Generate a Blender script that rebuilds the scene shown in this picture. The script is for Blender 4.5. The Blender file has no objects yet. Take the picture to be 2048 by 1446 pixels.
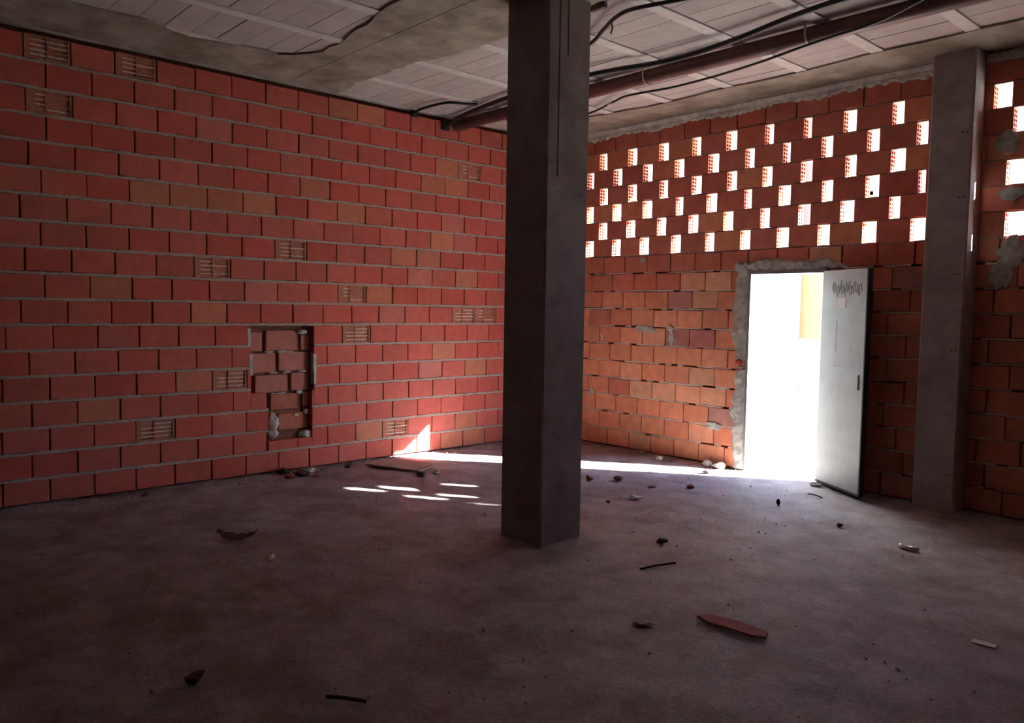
import bpy, bmesh, math, random
from mathutils import Vector, Matrix
R = random.Random(7)
PI = math.pi
sc = bpy.context.scene
COL = sc.collection

# ---------------------------------------------------------------- camera
CAM = Vector((7.0023, -7.0487, 1.5817))
yaw, pitch, roll = -0.8344, -0.0666, 0.0154
cy, sy = math.cos(yaw), math.sin(yaw)
fw = Vector((sy*math.cos(pitch), cy*math.cos(pitch), math.sin(pitch)))
rt = Vector((cy, -sy, 0.0)); up = rt.cross(fw)
r2 = rt*math.cos(roll) + up*math.sin(roll); u2 = up*math.cos(roll) - rt*math.sin(roll)
cam = bpy.data.cameras.new('camera'); cam.sensor_fit = 'HORIZONTAL'; cam.sensor_width = 36.0
cam.lens = 1586.6/2048*36.0; cam.clip_end = 300
co = bpy.data.objects.new('camera', cam); COL.objects.link(co)
M = Matrix.Identity(4)
for i in range(3):
    M[i][0], M[i][1], M[i][2], M[i][3] = r2[i], u2[i], -fw[i], CAM[i]
co.matrix_world = M
sc.camera = co

# ---------------------------------------------------------------- sky, sun, exposure
SUN_TAN = 0.447; SUN_H = Vector((-0.82, -0.573, 0)).normalized()
SUN_D = Vector((SUN_H.x, SUN_H.y, -SUN_TAN)).normalized()
w = bpy.data.worlds.new('world'); sc.world = w; w.use_nodes = True
nt = w.node_tree; nt.nodes.clear()
sky = nt.nodes.new('ShaderNodeTexSky'); sky.sky_type = 'NISHITA'; sky.sun_disc = False
sky.sun_elevation = math.atan(SUN_TAN); sky.sun_rotation = math.atan2(-SUN_H.x, -SUN_H.y)
sky.air_density = 1.0; sky.dust_density = 1.5; sky.ozone_density = 1.0; sky.altitude = 50
bg = nt.nodes.new('ShaderNodeBackground'); bg.inputs[1].default_value = 0.75
wo = nt.nodes.new('ShaderNodeOutputWorld')
wb = nt.nodes.new('ShaderNodeMix'); wb.data_type = 'RGBA'; wb.blend_type = 'MULTIPLY'; wb.inputs[0].default_value = 1.0
wb.inputs[7].default_value = (0.74, 0.92, 1.5, 1)      # the photograph's cool white balance
nt.links.new(sky.outputs[0], wb.inputs[6]); nt.links.new(wb.outputs[2], bg.inputs[0]); nt.links.new(bg.outputs[0], wo.inputs[0])
sun = bpy.data.lights.new('sun', 'SUN'); sun.energy = 80.0; sun.angle = math.radians(0.55); sun.color = (0.95, 0.98, 0.97)
so = bpy.data.objects.new('sun', sun); COL.objects.link(so)
so.rotation_euler = SUN_D.to_track_quat('-Z', 'Y').to_euler(); so.location = (20, 14, 12)
sc.view_settings.view_transform = 'Standard'; sc.view_settings.look = 'None'
sc.view_settings.gamma = 1.0; sc.view_settings.use_curve_mapping = False
sc.view_settings.exposure = 1.25
sc.cycles.max_bounces = 12; sc.cycles.diffuse_bounces = 8; sc.cycles.glossy_bounces = 3
sc.cycles.use_denoising = True
sc.cycles.sample_clamp_indirect = 12.0
sc.cycles.caustics_reflective = False; sc.cycles.caustics_refractive = False

# ---------------------------------------------------------------- helpers
def mat(name, base, rough=0.9, var=0.0, scale=8.0, bump=0.0, bscale=60.0, objcol=False, second=None, spec=0.25,
        stripes=0.0, sthr=(0.4, 0.62), metal=0.0, fine=0.0):
    m = bpy.data.materials.new(name); m.use_nodes = True
    n = m.node_tree.nodes; l = m.node_tree.links; b = n['Principled BSDF']
    b.inputs['Roughness'].default_value = rough; b.inputs['Specular IOR Level'].default_value = spec
    b.inputs['Metallic'].default_value = metal
    tc = n.new('ShaderNodeTexCoord')
    if objcol:
        oi = n.new('ShaderNodeObjectInfo'); src = oi.outputs['Color']
        ad = n.new('ShaderNodeVectorMath'); ad.operation = 'ADD'
        sm = n.new('ShaderNodeVectorMath'); sm.operation = 'SCALE'; sm.inputs[3].default_value = 37.0
        cb = n.new('ShaderNodeCombineXYZ'); l.new(oi.outputs['Random'], cb.inputs[0]); l.new(oi.outputs['Random'], cb.inputs[2])
        l.new(cb.outputs[0], sm.inputs[0]); l.new(tc.outputs['Object'], ad.inputs[0]); l.new(sm.outputs[0], ad.inputs[1])
        vec = ad.outputs[0]
    else:
        rgb = n.new('ShaderNodeRGB'); rgb.outputs[0].default_value = (*base, 1); src = rgb.outputs[0]; vec = tc.outputs['Object']
    if second is not None:
        nz = n.new('ShaderNodeTexNoise'); nz.inputs['Scale'].default_value = scale; nz.inputs['Detail'].default_value = 8
        nz.inputs['Roughness'].default_value = 0.65
        l.new(vec, nz.inputs['Vector'])
        mr = n.new('ShaderNodeMapRange'); mr.inputs[1].default_value = sthr[0]; mr.inputs[2].default_value = sthr[1]
        l.new(nz.outputs[0], mr.inputs[0])
        mx = n.new('ShaderNodeMix'); mx.data_type = 'RGBA'
        l.new(mr.outputs[0], mx.inputs[0]); l.new(src, mx.inputs[6]); mx.inputs[7].default_value = (*second, 1)
        src = mx.outputs[2]
    if var > 0:
        nv = n.new('ShaderNodeTexNoise'); nv.inputs['Scale'].default_value = scale*2.3; nv.inputs['Detail'].default_value = 6
        l.new(vec, nv.inputs['Vector'])
        m2 = n.new('ShaderNodeMapRange'); m2.inputs[1].default_value = 0.3; m2.inputs[2].default_value = 0.7
        m2.inputs[3].default_value = 1-var; m2.inputs[4].default_value = 1+var
        l.new(nv.outputs[0], m2.inputs[0])
        vm = n.new('ShaderNodeVectorMath'); vm.operation = 'SCALE'
        l.new(src, vm.inputs[0]); l.new(m2.outputs[0], vm.inputs[3]); src = vm.outputs[0]
    if fine > 0:
        nf = n.new('ShaderNodeTexNoise'); nf.inputs['Scale'].default_value = 55; nf.inputs['Detail'].default_value = 4
        l.new(vec, nf.inputs['Vector'])
        m3 = n.new('ShaderNodeMapRange'); m3.inputs[1].default_value = 0.3; m3.inputs[2].default_value = 0.7
        m3.inputs[3].default_value = 1-fine; m3.inputs[4].default_value = 1+fine
        l.new(nf.outputs[0], m3.inputs[0])
        v3 = n.new('ShaderNodeVectorMath'); v3.operation = 'SCALE'
        l.new(src, v3.inputs[0]); l.new(m3.outputs[0], v3.inputs[3]); src = v3.outputs[0]
    l.new(src, b.inputs['Base Color'])
    hs = []
    if bump > 0:
        nb = n.new('ShaderNodeTexNoise'); nb.inputs['Scale'].default_value = bscale; nb.inputs['Detail'].default_value = 9
        nb.inputs['Roughness'].default_value = 0.7
        l.new(vec, nb.inputs['Vector']); bp = n.new('ShaderNodeBump'); bp.inputs['Strength'].default_value = bump
        bp.inputs['Distance'].default_value = 0.01
        l.new(nb.outputs[0], bp.inputs['Height']); hs.append(bp)
    if stripes > 0:
        wv = n.new('ShaderNodeTexWave'); wv.wave_type = 'BANDS'; wv.bands_direction = 'Z'; wv.inputs['Scale'].default_value = 13.0
        wv.inputs['Distortion'].default_value = 0.3
        l.new(tc.outputs['Object'], wv.inputs['Vector']); bp = n.new('ShaderNodeBump'); bp.inputs['Strength'].default_value = stripes
        bp.inputs['Distance'].default_value = 0.006
        l.new(wv.outputs[0], bp.inputs['Height'])
        if hs: l.new(hs[-1].outputs[0], bp.inputs['Normal'])
        hs.append(bp)
    if hs: l.new(hs[-1].outputs[0], b.inputs['Normal'])
    return m

class MB:
    def __init__(s): s.v = []; s.f = []
    def box(s, a, b):
        x0, y0, z0 = a; x1, y1, z1 = b; k = len(s.v)
        s.v += [(x0,y0,z0),(x1,y0,z0),(x1,y1,z0),(x0,y1,z0),(x0,y0,z1),(x1,y0,z1),(x1,y1,z1),(x0,y1,z1)]
        s.f += [tuple(k+i for i in q) for q in ((0,3,2,1),(4,5,6,7),(0,1,5,4),(1,2,6,5),(2,3,7,6),(3,0,4,7))]
        return s
    def prism(s, poly, z0, z1):
        k = len(s.v); n = len(poly)
        s.v += [(x, y, z0) for x, y in poly] + [(x, y, z1) for x, y in poly]
        s.f.append(tuple(k+i for i in range(n))[::-1]); s.f.append(tuple(k+n+i for i in range(n)))
        for i in range(n):
            j = (i+1) % n; s.f.append((k+i, k+j, k+n+j, k+n+i))
        return s
    def tube(s, pts, r, n=10, caps=True):
        k0 = len(s.v); pts = [Vector(p) for p in pts]; prev = None
        for i, p in enumerate(pts):
            t = (pts[min(i+1, len(pts)-1)] - pts[max(i-1, 0)]).normalized()
            a = t.cross(Vector((0, 0, 1)))
            if a.length < 1e-3: a = Vector((1, 0, 0))
            a.normalize(); b = a.cross(t)
            rr = r[i] if isinstance(r, (list, tuple)) else r
            for j in range(n):
                th = 2*PI*j/n; q = p + a*(rr*math.cos(th)) + b*(rr*math.sin(th)); s.v.append(tuple(q))
        for i in range(len(pts)-1):
            for j in range(n):
                a = k0+i*n+j; b = k0+i*n+(j+1) % n
                s.f.append((a, b, b+n, a+n))
        if caps:
            s.f.append(tuple(k0+j for j in range(n))[::-1]); e = k0+(len(pts)-1)*n; s.f.append(tuple(e+j for j in range(n)))
        return s
    def mesh(s, name, m=None, smooth=False):
        me = bpy.data.meshes.new(name); me.from_pydata(s.v, [], s.f); me.validate()
        bm = bmesh.new(); bm.from_mesh(me); bmesh.ops.recalc_face_normals(bm, faces=bm.faces); bm.to_mesh(me); bm.free()
        if m: me.materials.append(m)
        if smooth: me.polygons.foreach_set('use_smooth', [True]*len(me.polygons))
        return me
    def build(s, name, m, parent=None, smooth=False, **kw):
        return add(name, s.mesh(name, m, smooth), parent, **kw)

def add(name, me, parent=None, loc=(0, 0, 0), rz=0.0, scale=None, color=None, label=None, cat=None, group=None, kind=None):
    o = bpy.data.objects.new(name, me); COL.objects.link(o)
    o.location = loc; o.rotation_euler = (0, 0, rz)
    if scale: o.scale = scale
    if parent: o.parent = parent
    if color: o.color = (*color, 1)
    if label: o['label'] = label
    if cat: o['category'] = cat
    if group: o['group'] = group
    if kind: o['kind'] = kind
    return o

# ---------------------------------------------------------------- materials
M_brick_l = mat('ribbed_red_brick', (0.5, 0.14, 0.09), 0.85, var=0.10, scale=5, bump=0.12, bscale=90, objcol=True, stripes=0.14)
M_brick_r = mat('smooth_orange_brick', (0.5, 0.17, 0.10), 0.85, var=0.14, scale=4, bump=0.15, bscale=70, objcol=True)
M_mortar = mat('bed_mortar', (0.38, 0.30, 0.265), 0.95, var=0.25, scale=20, bump=0.5, bscale=90)
M_smear = mat('smeared_mortar', (0.52, 0.50, 0.45), 0.95, var=0.22, scale=9, bump=0.6, bscale=50, second=(0.36, 0.345, 0.31))
M_core = mat('joint_backing', (0.16, 0.07, 0.05), 0.95, var=0.3, scale=10)
M_rib = mat('pale_clay_rib', (0.62, 0.48, 0.40), 0.95, var=0.25, scale=18)
M_band = mat('pale_band_mortar', (0.68, 0.67, 0.61), 0.95, var=0.16, scale=9, bump=0.6, bscale=50, second=(0.50, 0.49, 0.44))
M_mortar_r = mat('pale_bed_mortar', (0.55, 0.46, 0.39), 0.95, var=0.25, scale=20, bump=0.5, bscale=90)
M_break = mat('broken_clay', (0.50, 0.33, 0.25), 0.95, var=0.25, scale=18, bump=0.5, bscale=60, objcol=True)
M_floor = mat('dusty_cement_floor', (0.34, 0.31, 0.31), 0.62, var=0.22, scale=2.2, bump=1.0, bscale=22, second=(0.22, 0.18, 0.16), sthr=(0.44, 0.62), spec=0.5, fine=0.22)
M_conc = mat('column_concrete', (0.35, 0.32, 0.305), 0.85, var=0.14, scale=3, bump=0.25, bscale=30, second=(0.25, 0.225, 0.21), sthr=(0.5, 0.75))
M_beam = mat('stained_beam_concrete', (0.33, 0.30, 0.25), 0.9, var=0.2, scale=2.5, bump=0.35, bscale=24, second=(0.20, 0.18, 0.135), sthr=(0.42, 0.62))
M_block = mat('ceiling_block_grey', (0.43, 0.40, 0.385), 0.92, var=0.08, scale=4, bump=0.2, bscale=60, objcol=True)
M_joist = mat('joist_concrete', (0.58, 0.585, 0.555), 0.85, var=0.10, scale=6, bump=0.15, bscale=40)
M_slab = mat('slab_dark', (0.10, 0.095, 0.09), 0.95, var=0.2, scale=3)
M_black = mat('black_cable_sheath', (0.012, 0.012, 0.014), 0.5, spec=0.4)
M_pipe = mat('brown_pipe_plastic', (0.13, 0.055, 0.045), 0.45, var=0.10, scale=3, spec=0.4, second=(0.16, 0.10, 0.085), sthr=(0.5, 0.7))
M_tie = mat('pale_strap', (0.55, 0.50, 0.42), 0.6)
M_steel = mat('galvanised_door_sheet', (0.45, 0.52, 0.50), 0.45, var=0.07, scale=2.2, bump=0.04, bscale=14, second=(0.36, 0.42, 0.41), sthr=(0.45, 0.7), metal=0.1, spec=0.4)
M_edge = mat('dark_door_edge', (0.06, 0.05, 0.055), 0.6)
M_frame = mat('door_frame_steel', (0.24, 0.25, 0.26), 0.5, metal=0.3)
M_paper = mat('white_paper', (0.75, 0.76, 0.74), 0.8, var=0.04, scale=30)
M_mark = mat('grey_marker', (0.20, 0.21, 0.21), 0.8)
M_chalk = mat('white_chalk', (0.62, 0.65, 0.66), 0.9)
M_ground = mat('pale_yard_concrete', (0.55, 0.52, 0.47), 0.95, var=0.06, scale=0.8)
M_cream = mat('pale_ochre_render', (0.56, 0.50, 0.22), 0.9, var=0.05, scale=1)
M_white = mat('white_render', (0.78, 0.78, 0.75), 0.9, var=0.04, scale=1)
M_shut = mat('pale_green_shutter', (0.42, 0.60, 0.52), 0.7, var=0.05, scale=4)
M_cool = mat('cool_grey_render', (0.36, 0.37, 0.38), 0.9, var=0.04, scale=1)
M_glass = mat('dark_window_glass', (0.10, 0.16, 0.20), 0.1, spec=0.6)
M_leaf = mat('pale_green_leaves', (0.22, 0.30, 0.16), 0.9, var=0.4, scale=3)
M_bark = mat('bark', (0.2, 0.14, 0.1), 0.9, var=0.3, scale=8)
M_rub = mat('rubble_piece', (0.35, 0.2, 0.15), 0.92, var=0.25, scale=30, bump=0.5, bscale=80, objcol=True)
M_board = mat('cardboard_sheet', (0.36, 0.26, 0.2), 0.9, var=0.15, scale=6)
M_twig = mat('dry_twig', (0.08, 0.05, 0.04), 0.9, var=0.2, scale=30)
M_plast = mat('clear_wrapper', (0.55, 0.53, 0.46), 0.35, var=0.2, scale=20, spec=0.5)

# ---------------------------------------------------------------- exterior
MB().box((-60, 0.10, -0.25), (70, 90, -0.04)).build('ground', M_ground, kind='structure')

MB().box((-0.3, 0.10, 3.62), (19.4, 1.05, 3.95)).build('roof_overhang', M_smear, kind='structure')

# ---------------------------------------------------------------- floor
XR, YF, H = 19.0, -17.0, 3.655
def hump(x, y):
    return 0.006*math.sin(3.1*x+1.3*y)*math.sin(2.3*y-0.7*x) + R.uniform(-0.003, 0.003)
fv, ff = [], []
NX, NY = 220, 200
for j in range(NY+1):
    for i in range(NX+1):
        x = -0.2 + (XR+0.4)*i/NX; y = YF-0.2 + (0.10-YF+0.2)*j/NY
        fv.append((x, y, hump(x, y)-0.006))
for j in range(NY):
    for i in range(NX):
        a = j*(NX+1)+i; ff.append((a, a+1, a+NX+2, a+NX+1))
mb = MB(); mb.v = fv; mb.f = ff
floor = mb.build('floor', M_floor, kind='structure', smooth=True)
MB().box((-0.3, YF-0.3, -0.30), (XR+0.3, 0.10, -0.06)).build('screed', M_slab, floor)

# ---------------------------------------------------------------- bricks
def brick_mesh(name, m, L, D, Hh, ch=0.004, jit=0.0025):
    """front face looks along -y; length x, height z, origin at middle of the front face"""
    mb = MB(); a, h = L/2, Hh/2; j = lambda: R.uniform(-jit, jit)
    o = [(-a+j(), ch, -h+j()), (a+j(), ch, -h+j()), (a+j(), ch, h+j()), (-a+j(), ch, h+j())]
    i_ = [(p[0]+(ch if p[0] < 0 else -ch), R.uniform(-0.0015, 0.0015), p[2]+(ch if p[2] < 0 else -ch)) for p in o]
    bk = [(p[0], D, p[2]) for p in o]
    mb.v = i_+o+bk
    mb.f = [(0,1,2,3)] + [(k, 4+k, 4+(k+1) % 4, (k+1) % 4) for k in range(4)] + [(4+k, 8+k, 8+(k+1) % 4, 4+(k+1) % 4) for k in range(4)] + [(8,11,10,9)]
    return mb.mesh(name, m)

def broken_mesh(name, m, L, D, Hh):
    """brick whose front shell is knocked off: recessed cells behind thin ribs"""
    mb = MB(); a, h = L/2, Hh/2
    mb.box((-a, 0.014, -h), (a, D, h))
    mb.box((-a, 0.0, -h), (a, 0.02, -h+0.012)); mb.box((-a, 0.002, h-0.012), (a, 0.02, h))
    mb.box((-a, 0.001, -h+0.012), (-a+R.uniform(0.015, 0.06), 0.02, h-0.012)); mb.box((a-0.014, 0.001, -h+0.012), (a, 0.02, h-0.012))
    c = R.uniform(-0.03, 0.03); mb.box((c-0.006, 0.003, -h+0.012), (c+0.006, 0.02, h-0.012))
    for k in range(1, 5):
        z = -h + Hh*k/5
        mb.box((-a+0.01, 0.002+R.uniform(0, 0.006), z-0.005), (c, 0.02, z+0.005))
        mb.box((c, 0.002+R.uniform(0, 0.006), z-0.005), (a-0.01, 0.02, z+0.005))
    me = mb.mesh(name, m); me.materials.append(M_rib)
    for p in me.polygons: p.material_index = 1 if (p.index >= 36 and R.random() < 0.85) else 0
    return me

def end_cell_mesh(name, m, L, D, Hh):
    """hollow brick whose two ends show rows of open cells; x runs -L/2..L/2"""
    mb = MB(); a, h = L/2, Hh/2; t = 0.011; dp = 0.05
    mb.box((-a+dp, 0, -h), (a-dp, D, h))
    for s in (-1, 1):
        x0, x1 = (a-dp, a) if s > 0 else (-a, -a+dp)
        mb.box((x0, 0, -h), (x1, t, h)); mb.box((x0, D-t, -h), (x1, D, h))
        for k in range(6):
            z = -h + (Hh-t)*k/5; mb.box((x0, t, z), (x1, D-t, z+t))
        mb.box((x0, D/2-t/2, -h+t), (x1, D/2+t/2, h-t))
    return mb.mesh(name, m)

BL, BD, BH = 0.309, 0.095, 0.179
ML = [brick_mesh('brick', M_brick_l, BL, BD, BH) for _ in range(6)]
MR = [brick_mesh('brick', M_brick_r, BL-0.004, BD, BH+0.004, jit=0.0035) for _ in range(6)]
MBK = [broken_mesh('broken_brick', M_break, BL, BD, BH) for _ in range(4)]
MLAT = end_cell_mesh('brick', M_brick_r, 0.30, BD, 0.188)

def jc(c, s=0.06, h=0.03):
    k = 1+R.uniform(-s, s); g = 1+R.uniform(-h, h)
    return tuple(min(1, v*k*q) for v, q in zip(c, (1, g, g)))

def rag_strip(name, m, x0, x1, z, t, y0, y1, parent, step=0.07, jz=0.004, jy=0.003, skip=0.0, rz=0.0):
    """a long thin mortar bed with uneven edges; local x along, front at y0 (-y side)"""
    n = max(2, int((x1-x0)/step)); mb = MB(); prev = None
    for i in range(n+1):
        x = x0+(x1-x0)*i/n; yy = y0+R.uniform(-jy, jy); lo = z-t/2+R.uniform(-jz, jz); hi = z+t/2+R.uniform(-jz, jz)
        k = len(mb.v); mb.v += [(x, yy, lo), (x, yy, hi), (x, y1, z+t/2), (x, y1, z-t/2)]
        if prev is not None and R.random() >= skip:
            p = prev; mb.f += [(p, k, k+1, p+1), (p+1, k+1, k+2, p+2), (p+3, k+3, k, p), (p+2, k+2, k+3, p+3)]
        prev = k
    return mb.build(name, m, parent, rz=rz)

# ================================================================ LEFT WALL (plane x = 0, runs along -y)
wl = MB().box((-0.26, YF-0.1, -0.1), (-0.088, 0.2, H+0.3)).build('wall_left', M_core, kind='structure')
LPH = {18: 0.905, 17: 1.08, 16: 0.90, 15: 1.085, 14: 0.89, 13: 1.13, 12: 0.955, 11: 1.14, 10: 0.93, 9: 1.12, 8: 0.965,
       7: 1.07, 6: 0.92, 5: 1.10, 4: 0.91, 3: 1.11, 2: 0.915, 1: 1.115}
PITCH = 0.3197
C_red = (0.47, 0.108, 0.082); C_tan = (0.47, 0.165, 0.10); C_pink = (0.48, 0.15, 0.12)
tan_l = [(3.0, 18), (2.68, 18), (4.75, 13), (4.43, 13), (4.1, 13), (3.77, 13), (1.7, 16), (1.57, 15), (2.02, 15), (2.9, 13), (2.23, 11), (1.9, 11),
         (1.55, 10), (1.7, 6), (1.4, 5), (2.65, 2), (1.25, 2), (1.6, 1), (1.3, 1), (4.26, 8), (4.26, 10), (4.6, 5), (2.7, 9), (5.0, 9), (1.73, 12), (3.5, 11), (3.15, 14), (5.3, 4)]
pink_l = [(4.28, 16), (2.03, 10), (1.3, 12), (1.7, 13), (3.9, 9), (2.35, 8), (1.95, 5)]
brk_l = [(4.93, 18), (5.53, 18), (5.56, 16), (1.38, 16), (3.84, 11), (3.8, 11), (3.52, 11), (4.2, 10), (3.02, 9), (1.4, 8), (1.12, 8), (2.98, 7), (4.2, 5), (4.94, 3), (2.68, 2), (2.38, 2)]
brk_l = [(4.95, 18), (5.56, 16), (1.40, 16), (3.52, 11), (4.26, 10), (2.98, 9), (1.41, 8), (1.1, 8), (2.93, 7), (4.18, 5), (4.93, 3), (2.33, 2), (5.55, 18)]
NICHE = [(3.30, 3.94, 0.76, 1.375), (3.32, 3.77, 0.30, 0.76)]
def near(lst, s, c): return any(cc == c and abs(ss-s) < 0.16 for ss, cc in lst)
def sub_rect(r, h):
    s0, s1, z0, z1 = r; a0, a1, b0, b1 = h
    if s1 <= a0 or s0 >= a1 or z1 <= b0 or z0 >= b1: return [r]
    out = []
    if s0 < a0: out.append((s0, a0, z0, z1))
    if s1 > a1: out.append((a1, s1, z0, z1))
    m0, m1 = max(s0, a0), min(s1, a1)
    if z0 < b0: out.append((m0, m1, z0, b0))
    if z1 > b1: out.append((m0, m1, b1, z1))
    return out
rest = MB(); n_l = 0
for c in range(1, 19):
    z = 0.2*c - 0.2 + 0.011 + BH/2 + (0.004 if c == 18 else 0)
    s = LPH[c] - PITCH*5
    while s < -YF:
        s0 = max(s, 0.0); s1 = min(s+PITCH, -YF); mid = (s0+s1)/2; s += PITCH
        if s1-s0 < 0.04: continue
        if 0.86 < s1 and s0 < 5.92:
            cut = [(s0+0.005, s1-0.005, z-BH/2, z+BH/2)]
            for h in NICHE: cut = [q for r in cut for q in sub_rect(r, h)]
            col = jc(C_tan, 0.10, 0.06) if near(tan_l, mid, c) else jc(C_pink) if near(pink_l, mid, c) else jc(C_red, 0.10, 0.14)
            if len(cut) == 1 and abs(cut[0][1]-cut[0][0]-(s1-s0-0.01)) < 1e-6 and abs(cut[0][3]-cut[0][2]-BH) < 1e-6:
                bk = near(brk_l, mid, c)
                me = R.choice(MBK) if bk else R.choice(ML)
                if bk: col = jc((0.42, 0.17, 0.115))
                add('brick', me, wl, (R.uniform(-0.003, 0.002), -mid, z+R.uniform(-0.002, 0.002)), PI/2, ((s1-s0-0.010)/BL, 1, 1), col); n_l += 1
            else:
                for (a, b, z0, z1) in cut:
                    if b-a < 0.02 or z1-z0 < 0.02: continue
                    add('brick', R.choice(ML), wl, (R.uniform(-0.004, 0.0), -(a+b)/2, (z0+z1)/2), PI/2, ((b-a)/BL, 1, (z1-z0)/BH), col); n_l += 1
        else:
            rest.box((-BD, -s1+0.005, z-BH/2), (0, -s0-0.005, z+BH/2))
    # bed mortar under this course (runs between courses)
    if c > 1:
        zb = 0.2*(c-1)
        segs = [(0.0, 12.0)]
        for (a, b, z0, z1) in NICHE:
            if z0-0.02 < zb < z1+0.005:
                segs = [q for (p0, p1) in segs for q in ((p0, a), (b, p1))] if len(segs) == 1 else segs
        for (p0, p1) in segs:
            # local x of the strip = +y world after a quarter turn
            o = rag_strip('mortar_bed', M_mortar, -p1, -p0, zb, 0.023, -0.002, 0.06, wl, step=0.055, jz=0.0035, jy=0.003, rz=PI/2)
ro = rest.build('hidden_bricks', M_brick_l, wl, kind='stuff', color=C_red)
# niche: second leaf of bricks showing through the broken hole
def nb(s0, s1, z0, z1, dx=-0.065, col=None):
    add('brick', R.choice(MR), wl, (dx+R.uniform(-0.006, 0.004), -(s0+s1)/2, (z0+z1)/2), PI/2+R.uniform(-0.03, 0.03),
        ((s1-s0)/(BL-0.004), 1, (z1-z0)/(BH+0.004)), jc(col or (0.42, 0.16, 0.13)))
for r in [(3.80, 3.92, 1.15, 1.325), (3.45, 3.765, 1.15, 1.34), (3.31, 3.405, 1.15, 1.30), (3.67, 3.90, 0.945, 1.125), (3.33, 3.635, 0.955, 1.13),
          (3.55, 3.875, 0.755, 0.92), (3.33, 3.51, 0.76, 0.93)]: nb(*r)
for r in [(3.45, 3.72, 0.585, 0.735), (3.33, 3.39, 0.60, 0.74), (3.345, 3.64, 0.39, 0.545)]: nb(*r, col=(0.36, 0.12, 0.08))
def lump(r, sq=(1, 1, 1), seed=0, sub=2, rough=0.35):
    rr = random.Random(seed); bm = bmesh.new(); bmesh.ops.create_icosphere(bm, subdivisions=sub, radius=1.0)
    ph = [rr.uniform(0, 6.3) for _ in range(6)]
    for v in bm.verts:
        d = v.co.normalized(); f = 1+rough*0.5*(math.sin(3*d.x+ph[0])*math.sin(2.5*d.y+ph[1])+math.sin(4*d.z+ph[2])*math.cos(3*d.x+ph[3]))+rr.uniform(-1, 1)*rough*0.25
        v.co = Vector((d.x*f*r*sq[0], d.y*f*r*sq[1], d.z*f*r*sq[2]))
    mb = MB(); mb.v = [tuple(v.co) for v in bm.verts]; bm.verts.index_update(); mb.f = [tuple(q.index for q in f.verts) for f in bm.faces]; bm.free()
    return mb
pale = (0.5, 0.47, 0.43)
for k, (s, z, r, q) in enumerate([(3.40, 1.325, 0.055, (0.5, 1, 0.42)), (3.74, 1.14, 0.03, (0.8, 1.6, 0.45)), (3.60, 1.14, 0.03, (0.8, 1.9, 0.5)), (3.53, 1.135, 0.03, (0.8, 1.5, 0.5)), (3.70, 0.94, 0.025, (0.8, 1.7, 0.45)),
        (3.56, 0.945, 0.025, (0.8, 1.6, 0.6)), (3.40, 0.945, 0.018, (0.8, 3, 0.5)), (3.70, 0.745, 0.02, (0.8, 1.4, 0.5)), (3.62, 0.745, 0.024, (0.8, 2, 0.5)), (3.43, 0.745, 0.03, (0.8, 1.2, 0.8)),
        (3.70, 0.45, 0.06, (0.7, 0.8, 1.7)), (3.70, 0.36, 0.05, (0.7, 1.0, 1.0)), (3.37, 0.33, 0.055, (0.8, 1.2, 0.9)), (3.46, 0.52, 0.02, (0.8, 1.5, 0.6)), (3.36, 0.55, 0.024, (0.8, 1, 1.2))]):
    lump(r, q, 40+k).build('mortar_lump', M_smear, wl, loc=(-0.058, -s, z))
# ragged mortar left on the sides of the hole
rag_strip('mortar_edge', M_smear, -1.36, -1.20, 0, 0.03, -0.0, 0.07, wl).matrix_local = Matrix(((0, -1, 0, 0), (0, 0, 1, -3.955), (-1, 0, 0, 0), (0, 0, 0, 1)))
rag_strip('mortar_edge', M_smear, -1.13, -0.93, 0, 0.03, -0.0, 0.07, wl).matrix_local = Matrix(((0, -1, 0, 0), (0, 0, 1, -3.935), (-1, 0, 0, 0), (0, 0, 0, 1)))
rag_strip('mortar_edge', M_smear, -1.12, -0.82, 0, 0.03, -0.0, 0.07, wl).matrix_local = Matrix(((0, -1, 0, 0), (0, 0, 1, -3.29), (-1, 0, 0, 0), (0, 0, 0, 1)))

# ================================================================ RIGHT WALL (plane y = 0, runs along +x)
DX0, DX1, DH = 2.70, 3.53, 2.00          # rough opening of the door
wr = MB()
for a, b in [((-0.1, 0.035, -0.1), (DX0, 0.06, 2.19)), ((DX1, 0.035, -0.1), (XR+0.2, 0.06, 2.0)), ((DX0, 0.035, DH), (5.26, 0.06, 2.19)), ((5.44, 0.035, 2.0), (XR+0.2, 0.06, 2.19)),
             ((-0.1, 0.035, 3.41), (XR+0.2, 0.06, 3.7)), ((8.6, 0.035, 2.19), (XR+0.2, 0.06, 3.41)), ((-0.1, 0.035, 2.19), (0.05, 0.06, 3.41))]:
    wr.box(a, b)
wr = wr.build('wall_right', M_core, kind='structure')
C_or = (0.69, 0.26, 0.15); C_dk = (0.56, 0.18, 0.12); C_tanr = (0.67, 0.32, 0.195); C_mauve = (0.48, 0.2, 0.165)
RPH = {1: 0.60, 2: 0.78, 3: 0.71, 4: 0.595, 5: 0.765, 6: 0.605, 7: 0.76, 8: 0.595, 9: 0.78, 10: 0.62, 11: 0.80, 18: 0.62}
RP = 0.3161
tan_r = [(1.71, 8), (2.2, 5), (1.23, 4), (1.4, 7), (1.86, 4), (2.1, 10), (2.05, 2), (2.35, 9), (2.3, 4), (3.5, 11), (2.5, 10), (1.4, 1), (2.3, 2)]
dk_r = [(0.75, 8), (1.72, 10), (2.1, 9), (0.6, 9), (1.08, 4), (1.55, 4)]
mv_r = [(1.88, 7), (2.2, 7), (2.3, 3), (1.85, 9), (4.1, 10)]
rest = MB()
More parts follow.
